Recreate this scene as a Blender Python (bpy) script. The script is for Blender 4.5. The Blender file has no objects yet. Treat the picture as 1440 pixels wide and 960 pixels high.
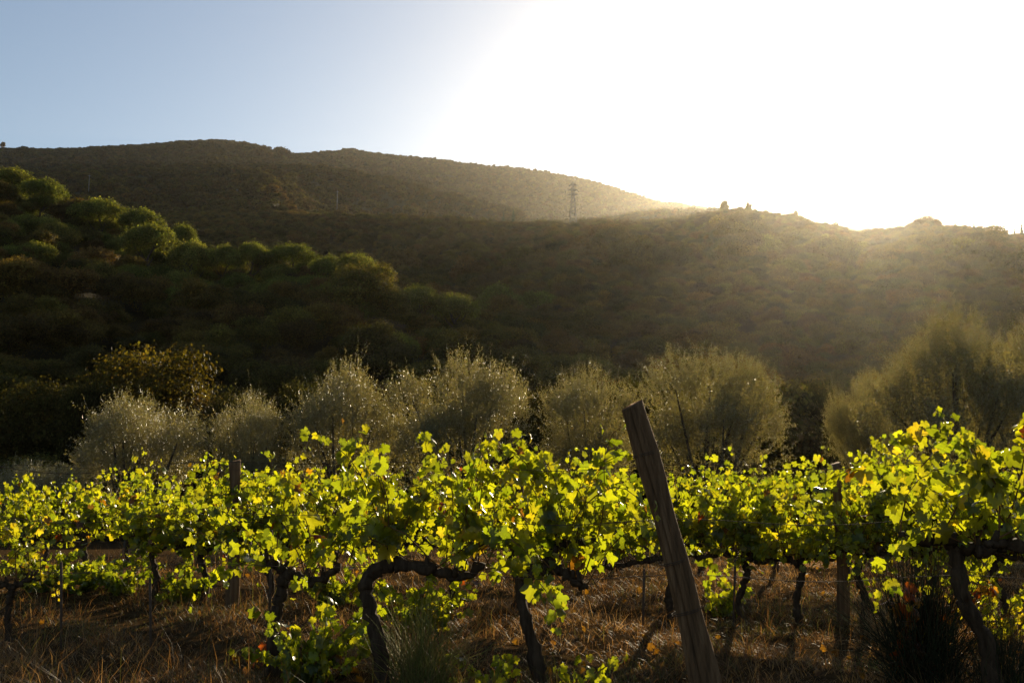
import bpy, math, random
import numpy as np
from mathutils import Vector

R = math.radians
sc = bpy.context.scene
COL = sc.collection
rnd = random.Random(7)
rng = np.random.default_rng(7)

# ------------------------------------------------------------------ camera, sky, sun, exposure
FPX = 1400.0                       # focal length in pixels of the 1440 wide photograph
EYE = 1.6
PITCH = math.atan(160 / FPX)
cam_d = bpy.data.cameras.new('camera')
cam_d.sensor_width = 36.0
cam_d.lens = 36.0 * FPX / 1440.0
cam_d.clip_start = 0.05
cam_d.clip_end = 20000
cam = bpy.data.objects.new('camera', cam_d)
COL.objects.link(cam)
cam.location = (0, 0, EYE)
cam.rotation_euler = (math.pi / 2 + PITCH, 0, 0)
sc.camera = cam

SUN_EL, SUN_AZ = R(15.6), R(19.6)
world = bpy.data.worlds.new('World')
sc.world = world
world.use_nodes = True
wn, wl = world.node_tree.nodes, world.node_tree.links
wn.clear()
sky = wn.new('ShaderNodeTexSky')
sky.sky_type = 'NISHITA'
sky.sun_disc = False
sky.sun_elevation = SUN_EL
sky.sun_rotation = SUN_AZ
sky.altitude = 300
sky.air_density = 1.0
sky.dust_density = 1.05
sky.ozone_density = 1.0
bg = wn.new('ShaderNodeBackground')
bg.inputs['Strength'].default_value = 0.067
wo = wn.new('ShaderNodeOutputWorld')
wl.new(sky.outputs[0], bg.inputs['Color'])
wl.new(bg.outputs[0], wo.inputs['Surface'])

sun_d = bpy.data.lights.new('sun', 'SUN')
sun_d.energy = 5.0
sun_d.angle = R(0.5)
sun_d.color = (1.0, 0.84, 0.58)
sun = bpy.data.objects.new('sun', sun_d)
COL.objects.link(sun)
sdir = Vector((math.sin(SUN_AZ) * math.cos(SUN_EL), math.cos(SUN_AZ) * math.cos(SUN_EL), math.sin(SUN_EL)))
sun.rotation_euler = sdir.to_track_quat('Z', 'Y').to_euler()
sun.location = (40, 60, 80)

sc.view_settings.view_transform = 'Standard'
sc.view_settings.look = 'None'
sc.view_settings.gamma = 1.0
sc.view_settings.exposure = 1.0
sc.render.engine = 'CYCLES'
sc.cycles.use_denoising = True
sc.cycles.use_adaptive_sampling = False
sc.cycles.denoising_input_passes = 'RGB_ALBEDO_NORMAL'
sc.cycles.denoising_prefilter = 'ACCURATE'
sc.cycles.max_bounces = 5
sc.cycles.diffuse_bounces = 3
sc.cycles.transmission_bounces = 4
sc.cycles.volume_bounces = 0
sc.cycles.sample_clamp_indirect = 4.0

HAZE_DENSITY = 0.000026
HAZE_COLOR = (1.0, 0.93, 0.80, 1)
HAZE_G = 0.84

# ------------------------------------------------------------------ helpers
CP, SP = math.cos(PITCH), math.sin(PITCH)


def P(px, py, Y):
    """the point at depth Y that stands at pixel px, py of the photograph"""
    r, u = (px - 720) / FPX, (480 - py) / FPX
    k = Y / (CP - u * SP)
    return Vector((r * k, Y, EYE + (SP + u * CP) * k))


def slope_of(py):
    u = (480 - np.asarray(py, float)) / FPX
    return (SP + u * CP) / (CP - u * SP)


def mesh_np(name, V, tris=None, quads=None, attrs=None, smooth=True):
    V = np.ascontiguousarray(V, np.float32).reshape(-1, 3)
    me = bpy.data.meshes.new(name)
    me.vertices.add(len(V))
    me.vertices.foreach_set('co', V.ravel())
    idx, start, pos = [], [], 0
    for F, n in ((tris, 3), (quads, 4)):
        if F is None or len(F) == 0:
            continue
        F = np.ascontiguousarray(F, np.int32).reshape(-1, n)
        idx.append(F.ravel())
        start.append(pos + np.arange(len(F)) * n)
        pos += F.size
    if idx:
        idx, start = np.concatenate(idx), np.concatenate(start)
        me.loops.add(len(idx))
        me.loops.foreach_set('vertex_index', idx.astype(np.int32))
        me.polygons.add(len(start))
        me.polygons.foreach_set('loop_start', start.astype(np.int32))
    for k, (typ, data) in (attrs or {}).items():
        a = me.attributes.new(k, typ, 'POINT')
        data = np.ascontiguousarray(data, np.float32 if typ != 'INT' else np.int32)
        a.data.foreach_set({'FLOAT': 'value', 'INT': 'value', 'FLOAT_VECTOR': 'vector', 'FLOAT_COLOR': 'color'}[typ], data.ravel())
    me.update(calc_edges=True)
    me.validate()
    if idx is not None and len(me.polygons):
        me.polygons.foreach_set('use_smooth', np.full(len(me.polygons), smooth))
    return me


def obj(name, me, mat, parent=None, loc=None):
    o = bpy.data.objects.new(name, me)
    COL.objects.link(o)
    if mat is not None and len(me.materials) == 0:
        me.materials.append(mat)
    if parent is not None:
        o.parent = parent
    if loc is not None:
        o.location = loc
    return o


def tag(o, label, cat, group=None):
    o['label'] = label
    o['category'] = cat
    if group:
        o['group'] = group
    return o


def thing(name, label, cat, loc, group=None, rz=0.0, scale=None):
    o = bpy.data.objects.new(name, None)
    COL.objects.link(o)
    o.empty_display_size = 0.2
    o.location = loc
    o.rotation_euler = (0, 0, rz)
    if scale is not None:
        o.scale = scale
    return tag(o, label, cat, group)


def dup(root, loc, rz, scale, label=None, group=None):
    r = root.copy()
    COL.objects.link(r)
    r.location = loc
    r.rotation_euler = (0, 0, rz)
    r.scale = scale
    if label:
        r['label'] = label
    if group:
        r['group'] = group
    for ch in list(root.children):
        c = ch.copy()
        COL.objects.link(c)
        c.parent = r
        for g in list(ch.children):
            d = g.copy()
            COL.objects.link(d)
            d.parent = c
    return r


class MB:
    """collects tubes and faces into one mesh"""

    def __init__(self):
        self.V, self.Q, self.T, self.n = [], [], [], 0

    def add(self, V, quads=None, tris=None):
        V = np.asarray(V, float).reshape(-1, 3)
        if quads is not None and len(quads):
            self.Q.append(np.asarray(quads) + self.n)
        if tris is not None and len(tris):
            self.T.append(np.asarray(tris) + self.n)
        self.V.append(V)
        self.n += len(V)

    def tube(self, pts, rad, n=8, rough=0.0, cap=True, g=rng):
        pts = np.asarray(pts, float)
        m = len(pts)
        rad = np.broadcast_to(np.asarray(rad, float), (m,)) if np.ndim(rad) == 0 or len(np.atleast_1d(rad)) == m else np.interp(np.linspace(0, 1, m), np.linspace(0, 1, len(rad)), rad)
        T = np.gradient(pts, axis=0)
        T /= np.linalg.norm(T, axis=1)[:, None] + 1e-9
        ref = np.array([0.0, 1.0, 0.0]) if abs(T[0][1]) < 0.9 else np.array([1.0, 0, 0])
        V = []
        N = np.cross(ref, T[0]); N /= np.linalg.norm(N) + 1e-9
        a = np.linspace(0, 2 * math.pi, n, endpoint=False)
        ph = g.uniform(0, 6.28, 3)
        for i in range(m):
            N = N - T[i] * np.dot(N, T[i]); N /= np.linalg.norm(N) + 1e-9
            B = np.cross(T[i], N)
            rr = np.full(n, rad[i])
            if rough:
                rr = rr * (1 + rough * (0.6 * np.sin(3 * a + ph[0] + i * 0.25) + 0.4 * np.sin(5 * a + ph[1] - i * 0.4) + g.normal(0, 0.5, n)))
            V.append(pts[i] + rr[:, None] * (np.cos(a)[:, None] * N + np.sin(a)[:, None] * B))
        V = np.concatenate(V)
        q = []
        for i in range(m - 1):
            for j in range(n):
                k = (j + 1) % n
                q.append((i * n + j, i * n + k, (i + 1) * n + k, (i + 1) * n + j))
        tr = []
        if cap:
            V = np.vstack([V, pts[0], pts[-1]])
            for j in range(n):
                k = (j + 1) % n
                tr.append((m * n, k, j))
                tr.append((m * n + 1, (m - 1) * n + j, (m - 1) * n + k))
        self.add(V, q, tr)

    def box(self, lo, hi):
        x0, y0, z0 = lo
        x1, y1, z1 = hi
        V = [(x0, y0, z0), (x1, y0, z0), (x1, y1, z0), (x0, y1, z0), (x0, y0, z1), (x1, y0, z1), (x1, y1, z1), (x0, y1, z1)]
        self.add(V, [(0, 3, 2, 1), (4, 5, 6, 7), (0, 1, 5, 4), (1, 2, 6, 5), (2, 3, 7, 6), (3, 0, 4, 7)])

    def mesh(self, name, smooth=True):
        return mesh_np(name, np.concatenate(self.V), np.concatenate(self.T) if self.T else None, np.concatenate(self.Q) if self.Q else None, smooth=smooth)


def spline(pts, n):
    """smooth curve through the points"""
    pts = np.asarray(pts, float)
    m = len(pts)
    if m < 3:
        t = np.linspace(0, 1, n)[:, None]
        return pts[0] * (1 - t) + pts[-1] * t
    ext = np.vstack([2 * pts[0] - pts[1], pts, 2 * pts[-1] - pts[-2]])
    out = []
    for u in np.linspace(0, m - 1 - 1e-6, n):
        i = int(u); t = u - i
        p0, p1, p2, p3 = ext[i], ext[i + 1], ext[i + 2], ext[i + 3]
        out.append(0.5 * (2 * p1 + (p2 - p0) * t + (2 * p0 - 5 * p1 + 4 * p2 - p3) * t * t + (3 * p1 - p0 - 3 * p2 + p3) * t ** 3))
    return np.array(out)


# ------------------------------------------------------------------ materials
def new_mat(name):
    m = bpy.data.materials.new(name)
    m.use_nodes = True
    m.node_tree.nodes.clear()
    return m, m.node_tree.nodes, m.node_tree.links


def ramp(n, stops):
    r = n.new('ShaderNodeValToRGB')
    e = r.color_ramp.elements
    e[0].position, e[0].color = stops[0][0], (*stops[0][1], 1)
    e[1].position, e[1].color = stops[-1][0], (*stops[-1][1], 1)
    for p, c in stops[1:-1]:
        x = e.new(p)
        x.color = (*c, 1)
    return r


def rough_mat(name, stops, scale, rough=0.9, bump=0.4, stretch=(1, 1, 1), detail=8, bump_dist=0.01, spec=0.05, per_object=0.0):
    m, n, l = new_mat(name)
    tc = n.new('ShaderNodeTexCoord')
    mp = n.new('ShaderNodeMapping')
    mp.inputs['Scale'].default_value = stretch
    l.new(tc.outputs['Object'], mp.inputs[0])
    nz = n.new('ShaderNodeTexNoise')
    nz.inputs['Scale'].default_value = scale
    nz.inputs['Detail'].default_value = detail
    nz.inputs['Roughness'].default_value = 0.65
    l.new(mp.outputs[0], nz.inputs['Vector'])
    rp = ramp(n, stops)
    l.new(nz.outputs['Fac'], rp.inputs[0])
    b = n.new('ShaderNodeBsdfPrincipled')
    b.inputs['Roughness'].default_value = rough
    b.inputs['Specular IOR Level'].default_value = spec
    l.new(rp.outputs[0], b.inputs['Base Color'])
    bp = n.new('ShaderNodeBump')
    bp.inputs['Strength'].default_value = bump
    bp.inputs['Distance'].default_value = bump_dist
    l.new(nz.outputs['Fac'], bp.inputs['Height'])
    l.new(bp.outputs[0], b.inputs['Normal'])
    o = n.new('ShaderNodeOutputMaterial')
    l.new(b.outputs[0], o.inputs[0])
    return m


def leaf_mat(name, trans_gain=(1.6, 1.7, 0.5), trans=0.5, gloss=0.08, grough=0.35, attr='tint', obj_var=0.0, veins=False, palette=None):
    """leaf blades: diffuse, light coming through, and a waxy sheen; the colour sits in the mesh attribute"""
    m, n, l = new_mat(name)
    if palette is None:
        a = n.new('ShaderNodeAttribute')
        a.attribute_name = attr
        col = a.outputs['Color']
    else:
        oi = n.new('ShaderNodeObjectInfo')
        rp = ramp(n, palette)
        l.new(oi.outputs['Random'], rp.inputs[0])
        a = n.new('ShaderNodeAttribute')
        a.attribute_name = attr
        mx = n.new('ShaderNodeMix')
        mx.data_type = 'RGBA'
        mx.blend_type = 'MULTIPLY'
        mx.inputs[0].default_value = 1.0
        l.new(rp.outputs[0], mx.inputs[6])
        l.new(a.outputs['Color'], mx.inputs[7])
        col = mx.outputs[2]
    if veins:
        v = n.new('ShaderNodeAttribute')
        v.attribute_name = 'vein'
        pw = n.new('ShaderNodeMath'); pw.operation = 'POWER'
        l.new(v.outputs['Fac'], pw.inputs[0]); pw.inputs[1].default_value = 9
        ml = n.new('ShaderNodeMath'); ml.operation = 'MULTIPLY'
        l.new(pw.outputs[0], ml.inputs[0]); ml.inputs[1].default_value = 0.45
        mv = n.new('ShaderNodeMix'); mv.data_type = 'RGBA'
        l.new(ml.outputs[0], mv.inputs[0])
        l.new(col, mv.inputs[6])
        mv.inputs[7].default_value = (0.07, 0.06, 0.02, 1)
        col = mv.outputs[2]
    d = n.new('ShaderNodeBsdfDiffuse')
    l.new(col, d.inputs[0])
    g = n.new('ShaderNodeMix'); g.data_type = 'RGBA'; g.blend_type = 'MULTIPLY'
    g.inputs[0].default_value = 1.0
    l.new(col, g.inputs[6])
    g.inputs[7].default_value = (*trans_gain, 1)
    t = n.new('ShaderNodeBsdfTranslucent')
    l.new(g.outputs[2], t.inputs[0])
    ms = n.new('ShaderNodeMixShader')
    ms.inputs[0].default_value = trans
    l.new(d.outputs[0], ms.inputs[1])
    l.new(t.outputs[0], ms.inputs[2])
    gl = n.new('ShaderNodeBsdfGlossy')
    gl.inputs['Roughness'].default_value = grough
    gl.inputs['Color'].default_value = (1, 1, 1, 1)
    fr = n.new('ShaderNodeLayerWeight')
    fr.inputs['Blend'].default_value = 0.5
    pw2 = n.new('ShaderNodeMath'); pw2.operation = 'POWER'
    l.new(fr.outputs['Facing'], pw2.inputs[0]); pw2.inputs[1].default_value = 4.0
    fm = n.new('ShaderNodeMath'); fm.operation = 'MULTIPLY_ADD'
    l.new(pw2.outputs[0], fm.inputs[0]); fm.inputs[1].default_value = gloss * 6; fm.inputs[2].default_value = gloss * 0.4
    m2 = n.new('ShaderNodeMixShader')
    l.new(fm.outputs[0], m2.inputs[0])
    l.new(ms.outputs[0], m2.inputs[1])
    l.new(gl.outputs[0], m2.inputs[2])
    o = n.new('ShaderNodeOutputMaterial')
    l.new(m2.outputs[0], o.inputs[0])
    return m


M_soil = rough_mat('soil', [(0.3, (0.022, 0.013, 0.006)), (0.5, (0.045, 0.027, 0.012)), (0.7, (0.085, 0.052, 0.024))], 5.0, bump=0.9, bump_dist=0.06, spec=0.0)
M_wood_floor = rough_mat('woodland_floor', [(0.3, (0.02, 0.017, 0.008)), (0.7, (0.07, 0.052, 0.02))], 0.09, bump=0.6, bump_dist=1.0)
M_mount = rough_mat('mountain_cover', [(0.3, (0.022, 0.026, 0.012)), (0.5, (0.04, 0.042, 0.02)), (0.75, (0.075, 0.065, 0.035))], 0.02, bump=0.8, bump_dist=6.0)
M_bark = rough_mat('vine_bark', [(0.3, (0.022, 0.014, 0.009)), (0.7, (0.075, 0.05, 0.032))], 30.0, bump=1.0, stretch=(1, 1, 0.15), bump_dist=0.01)
M_tbark = rough_mat('tree_bark', [(0.3, (0.03, 0.024, 0.018)), (0.7, (0.10, 0.08, 0.06))], 9.0, bump=1.0, stretch=(1, 1, 0.25), bump_dist=0.03)
M_cane = rough_mat('cane', [(0.3, (0.07, 0.032, 0.014)), (0.7, (0.17, 0.09, 0.035))], 25.0, bump=0.2)
M_post = rough_mat('weathered_wood', [(0.25, (0.05, 0.033, 0.02)), (0.5, (0.125, 0.07, 0.036)), (0.75, (0.22, 0.135, 0.075))], 26.0, bump=0.9, stretch=(1, 1, 0.06), bump_dist=0.012)
M_metal = rough_mat('rusty_wire', [(0.3, (0.05, 0.03, 0.02)), (0.7, (0.10, 0.07, 0.05))], 40.0, rough=0.85, bump=0.1)
M_steel = rough_mat('galvanised_steel', [(0.3, (0.16, 0.16, 0.16)), (0.7, (0.28, 0.28, 0.27))], 3.0, rough=0.6, bump=0.0)
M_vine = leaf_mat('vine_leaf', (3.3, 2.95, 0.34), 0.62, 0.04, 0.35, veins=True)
M_olive = leaf_mat('olive_leaf', (1.7, 1.4, 0.6), 0.45, 0.08, 0.42)
PAL_WOOD = [(0.0, (0.032, 0.030, 0.009)), (0.25, (0.100, 0.088, 0.020)), (0.45, (0.045, 0.042, 0.012)), (0.65, (0.110, 0.080, 0.020)), (0.82, (0.050, 0.036, 0.012)), (1.0, (0.115, 0.072, 0.022))]
M_crown = leaf_mat('woodland_leaf', (1.6, 1.4, 0.5), 0.4, 0.008, 0.6, palette=PAL_WOOD)
M_pine = leaf_mat('pine_needles', (1.9, 1.7, 0.5), 0.45, 0.006, 0.6, palette=[(0.0, (0.085, 0.10, 0.026)), (1.0, (0.115, 0.12, 0.034))])
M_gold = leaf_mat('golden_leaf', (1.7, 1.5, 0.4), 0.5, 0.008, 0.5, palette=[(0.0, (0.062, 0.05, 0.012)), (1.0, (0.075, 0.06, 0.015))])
M_dark = leaf_mat('dark_leaf', (1.4, 1.3, 0.5), 0.35, 0.006, 0.6, palette=[(0.0, (0.032, 0.030, 0.009)), (1.0, (0.048, 0.040, 0.012))])  # leaf colour lowered so the valley trees look barely lit
M_cyp = leaf_mat('cypress_leaf', (1.2, 1.2, 0.6), 0.3, 0.02, 0.5, palette=[(0.0, (0.025, 0.035, 0.014)), (1.0, (0.04, 0.05, 0.02))])
M_grass = leaf_mat('grass_blade', (1.7, 1.45, 0.9), 0.45, 0.03, 0.5)
M_broom = leaf_mat('green_stem', (1.2, 1.2, 0.5), 0.2, 0.008, 0.5)

# ------------------------------------------------------------------ terrain
NEAR = np.array([(-400, 6.0), (-120, 3.0), (-30, 0.4), (0, 0), (14, 0), (20, -0.4), (30, -1.3), (45, -2.6), (60, -3.6), (100, -6.0)])


def curve(pts):
    a = np.array(pts, float)
    return lambda x: np.interp(x, a[:, 0], a[:, 1])


C1 = curve([(-900, 190), (0, 241), (60, 256), (100, 266), (160, 290), (215, 308), (245, 330), (300, 347), (420, 352), (470, 364), (530, 384), (590, 408), (690, 440), (760, 460), (900, 470), (1100, 470), (1300, 462), (1440, 455), (2600, 430)])
C2 = curve([(-900, 300), (0, 308), (300, 305), (450, 300), (600, 301), (700, 308), (760, 306), (800, 309), (870, 308), (900, 311), (960, 305), (1000, 299), (1040, 294), (1080, 297), (1120, 302), (1160, 313), (1205, 321), (1250, 318), (1300, 309), (1340, 316), (1400, 326), (1440, 331), (2600, 345)])
C3 = curve([(-900, 240), (0, 236), (200, 232), (350, 228), (440, 228), (480, 236), (560, 249), (640, 269), (700, 286), (760, 303), (800, 306), (840, 301), (900, 294), (960, 290), (1010, 290), (1060, 297), (1150, 325), (1440, 345), (2600, 360)])
C4 = curve([(-900, 215), (0, 206), (100, 206), (200, 200), (255, 196), (300, 193), (340, 197), (370, 205), (400, 213), (440, 211), (490, 207), (530, 212), (600, 219), (660, 226), (720, 232), (770, 238), (820, 248), (870, 262), (920, 278), (960, 284), (1000, 289), (1060, 295), (1200, 318), (1300, 326), (1440, 326), (2600, 350)])
HK = {1: 7.5, 2: 8.0, 3: 8.0, 4: 11.0}


def wob(x, y):
    return (np.sin(x * 0.031 + 1.3) * np.cos(y * 0.027 + 0.4) + 0.5 * np.sin(x * 0.083 + y * 0.061) + 0.35 * np.cos(x * 0.14 - y * 0.17 + 2.0))


def zt(X, Y):
    X, Y = np.asarray(X, float), np.asarray(Y, float)
    z = np.interp(Y, NEAR[:, 0], NEAR[:, 1])
    s = X / np.maximum(Y, 40.0)
    px = 720 + FPX * 0.98 * s
    y1 = 225 - 35 * np.clip((px - 150) / 400, 0, 1) + 20 * np.clip((px - 700) / 400, 0, 1)
    z1 = EYE + slope_of(C1(px)) * y1 - HK[1]
    z2 = EYE + slope_of(C2(px)) * 580 - HK[2]
    z3 = EYE + slope_of(C3(px)) * 1150 - HK[3]
    z4 = EYE + slope_of(C4(px)) * 2300 - HK[4]
    w = np.clip((px - 480) / 320, 0, 1)
    yd1 = y1 + 95
    zd1 = (z1 - 22) * (1 - w) + w * (z1 + (z2 - z1) * (yd1 - y1) / (580 - y1))
    w2 = np.clip((px - 380) / 250, 0, 1)
    zd2 = (z2 + (z3 - z2) * 0.25) * (1 - w2) + w2 * (z2 - 22)
    zd3 = (z3 + (z4 - z3) * 0.15) * (1 - w2) + w2 * (z3 - 40)
    keys = [(np.full_like(px, 100.0), np.full_like(px, -6.0)), (y1, z1), (yd1, zd1), (np.full_like(px, 580.0), z2), (np.full_like(px, 730.0), zd2),
            (np.full_like(px, 1150.0), z3), (np.full_like(px, 1400.0), zd3), (np.full_like(px, 2300.0), z4), (np.full_like(px, 2900.0), z4 - 160)]
    out = z.copy()
    for (ya, za), (yb, zb) in zip(keys[:-1], keys[1:]):
        t = np.clip((Y - ya) / (yb - ya), 0, 1)
        seg = za + (zb - za) * t
        out = np.where((Y >= ya) & (Y <= yb), seg, out)
    out = np.where(Y > 2900, keys[-1][1], out)
    amp = np.interp(Y, [0, 18, 40, 100, 230, 2500], [0.0, 0.02, 0.15, 0.6, 1.2, 1.2])
    out = out + amp * wob(X, Y) * 0.8
    crest = 1 - np.exp(-((Y - 2300) / 260) ** 2) - np.exp(-((Y - 1150) / 130) ** 2) - np.exp(-((Y - 580) / 70) ** 2)
    gul = np.sin(px * 0.024 + 1.5 * np.sin(Y * 0.0065)) + 0.6 * np.sin(px * 0.053 + 1.7 + Y * 0.006) + 0.4 * np.sin(px * 0.11 + Y * 0.021)
    out = out + np.interp(Y, [260, 420, 800, 1200, 1900], [0, 3, 3.5, 6, 6]) * crest * gul
    near = np.clip(1 - np.abs(Y - 8) / 25, 0, 1)
    out = out + near * 0.035 * (np.sin(X * 1.7 + 0.5) * np.cos(Y * 1.3) + 0.6 * np.sin(X * 4.1 + Y * 3.3))
    return out


def zg(x, y):
    return float(zt(np.array([x]), np.array([y]))[0])


def grid_mesh(name, U, Vv, f):
    a, b = np.meshgrid(U, Vv)
    X, Y = f(a, b)
    Z = zt(X, Y)
    nu, nv = len(U), len(Vv)
    i = np.arange(nu * nv).reshape(nv, nu)
    q = np.stack([i[:-1, :-1], i[:-1, 1:], i[1:, 1:], i[1:, :-1]], -1).reshape(-1, 4)
    return mesh_np(name, np.stack([X, Y, Z], -1), quads=q)


def structure(name, me, mat):
    o = obj(name, me, mat)
    o['kind'] = 'structure'
    return o


gx = np.concatenate([np.linspace(-110, -16, 24, endpoint=False), np.linspace(-16, 16, 200, endpoint=False), np.linspace(16, 110, 25)])
gy = np.concatenate([np.linspace(-120, -4, 20, endpoint=False), np.linspace(-4, 22, 170, endpoint=False), np.linspace(22, 60, 30)])
structure('ground', grid_mesh('ground', gx, gy, lambda a, b: (a, b)), M_soil)
fan = lambda a, b: (a * b, b)
S = np.linspace(-1.35, 1.35, 160)
structure('hillside', grid_mesh('hillside', S, np.linspace(60, 330, 60), fan), M_wood_floor)
structure('hill', grid_mesh('hill', S, np.linspace(330, 740, 60), fan), M_wood_floor)
structure('ridge', grid_mesh('ridge', S, np.linspace(740, 1400, 60), fan), M_mount)
structure('mountain', grid_mesh('mountain', S, np.linspace(1400, 2600, 60), fan), M_mount)

# ------------------------------------------------------------------ haze
HAZE_TOP = EYE + 2300 * float(slope_of(150))
hz = MB()
hz.box((-4500, -125, -22), (4500, 2640, HAZE_TOP))
M_haze, n, l = new_mat('haze')
pv = n.new('ShaderNodeVolumePrincipled')
pv.inputs['Density'].default_value = HAZE_DENSITY
pv.inputs['Color'].default_value = HAZE_COLOR
pv.inputs['Anisotropy'].default_value = HAZE_G
o_ = n.new('ShaderNodeOutputMaterial')
l.new(pv.outputs[0], o_.inputs['Volume'])
M_haze.cycles.homogeneous_volume = True
haze = obj('haze', hz.mesh('haze', False), M_haze)
haze['kind'] = 'stuff'

# ------------------------------------------------------------------ leaf scatter helpers
def unit(v):
    return v / (np.linalg.norm(v, axis=-1, keepdims=True) + 1e-9)


def frames(nrm, tip):
    """orthonormal frames from normals and wished tip directions"""
    nrm = unit(nrm)
    d = unit(tip - nrm * np.sum(tip * nrm, -1, keepdims=True))
    s = np.cross(d, nrm)
    return s, d, nrm


def place(template, org, S_, D_, N_, size):
    """template (k,3) in (side, tip, normal) coordinates -> (m*k,3)"""
    t = template[None]
    return (org[:, None] + size[:, None, None] * (t[..., 0:1] * S_[:, None] + t[..., 1:2] * D_[:, None] + t[..., 2:3] * N_[:, None])).reshape(-1, 3)


def tile_faces(F, m, k):
    return (np.asarray(F)[None] + (np.arange(m) * k)[:, None, None]).reshape(-1, np.asarray(F).shape[1])


def grape_template(n, g, curl, fold, dep):
    """outline of a five lobed vine leaf, fanned from the petiole through a middle ring so that it can curl"""
    th = np.linspace(-165, 165, n)
    lob = [(0, 1.0, 40), (58, 0.9, 34), (-58, 0.9, 34), (118, 0.72, 36), (-118, 0.72, 36)]
    r = np.where(np.abs(th) > 150, 0.4, 0.62 - dep)
    ve = np.zeros(n)
    for c, h, w in lob:
        h = h * g.uniform(0.88, 1.1)
        x = np.clip(1 - np.abs(th - c) / w, 0, 1)
        r = np.maximum(r, 0.5 * h + 0.5 * h * x ** 0.8)
        ve = np.maximum(ve, np.clip(1 - np.abs(th - c) / 15.0, 0, 1))
    r = r * (1 + 0.06 * np.where(np.arange(n) % 2 == 0, 1, -1)) + g.normal(0, 0.035, n)
    a = np.radians(th + g.normal(0, 1.5, n))
    ph, skew = g.uniform(0, 6.28), g.uniform(-0.25, 0.25)

    def zz(x, y, r):
        return -curl * 0.42 * r ** 2 + fold * np.abs(x) + skew * x * y + 0.09 * r ** 2 * np.sin(5 * np.arctan2(x, y) + ph)
    x, y = r * np.sin(a) * 0.95, r * np.cos(a)
    xm, ym = x * 0.55, y * 0.55
    V = np.vstack([[0, 0, 0], np.stack([xm, ym, zz(xm, ym, r * 0.55)], 1), np.stack([x, y, zz(x, y, r) + g.normal(0, 0.025, n)], 1)]) * 0.62
    ve = np.concatenate([[1.0], ve, ve * 0.9])
    F = [(0, i, i + 1) for i in range(1, n)]
    for i in range(1, n):
        F += [(i, n + i, n + i + 1), (i, n + i + 1, i + 1)]
    return V, np.array(F), ve


KINDS_OF_LEAF = ((0.3, 0.1, 0.0), (1.0, 0.2, 0.05), (1.5, 0.35, 0.1), (-0.5, 0.3, 0.0), (0.8, 0.5, 0.08), (1.9, 0.1, 0.05), (0.5, 0.25, 0.12))
GT_FINE = [grape_template(30, rng, *c) for c in KINDS_OF_LEAF]
GT_MED = [grape_template(18, rng, *c) for c in KINDS_OF_LEAF]

VINE_TINTS = np.array([(0.085, 0.105, 0.016), (0.115, 0.13, 0.018), (0.14, 0.15, 0.02), (0.06, 0.08, 0.016), (0.18, 0.155, 0.025), (0.13, 0.065, 0.015), (0.11, 0.026, 0.01), (0.07, 0.035, 0.016)])
VINE_W = np.array([0.29, 0.31, 0.22, 0.13, 0.03, 0.006, 0.004, 0.01])


def leaf_mesh(name, pos, outward, size, g, templates, weights=VINE_W, droop=1.0):
    """one mesh of vine leaves; pos: nodes, outward: horizontal petiole directions"""
    m = len(pos)
    Vs, Fs, tint, vein, off = [], [], [], [], 0
    pick = g.integers(0, len(templates), m)
    nrm = np.stack([g.normal(0, 0.7, m), g.normal(0, 1.0, m), g.normal(0.35, 0.45, m)], 1)
    nrm = nrm + 0.5 * outward
    tip = np.array([0, 0, -1.0]) * droop + 0.75 * outward + g.normal(0, 0.45, (m, 3))
    S_, D_, N_ = frames(nrm, tip)
    ci = g.choice(len(VINE_TINTS), m, p=weights / weights.sum())
    col = VINE_TINTS[ci] * g.uniform(0.75, 1.25, (m, 1)) * g.uniform(0.93, 1.07, (m, 3))
    for k, (T, F, ve) in enumerate(templates):
        sel = np.where(pick == k)[0]
        if not len(sel):
            continue
        sc_ = np.array([1.0, 1.0, 1.0])
        Vs.append(place(T * sc_, pos[sel], S_[sel], D_[sel], N_[sel], size[sel]))
        Fs.append(tile_faces(F, len(sel), len(T)) + off)
        off += len(sel) * len(T)
        tint.append(np.repeat(np.hstack([col[sel], np.ones((len(sel), 1))]), len(T), 0))
        vein.append(np.tile(ve, len(sel)))
    return mesh_np(name, np.concatenate(Vs), tris=np.concatenate(Fs), attrs={'tint': ('FLOAT_COLOR', np.concatenate(tint)), 'vein': ('FLOAT', np.concatenate(vein))})


# ------------------------------------------------------------------ woodland trees
QUAD = np.array([(-0.5, -0.5, 0), (0.5, -0.5, 0), (0.5, 0.5, 0), (-0.5, 0.5, 0)], float)
DIAM = np.array([(-0.5, 0, 0.0), (0, -0.5, 0.04), (0.5, 0, 0.0), (0, 0.5, 0.04)], float)


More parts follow.
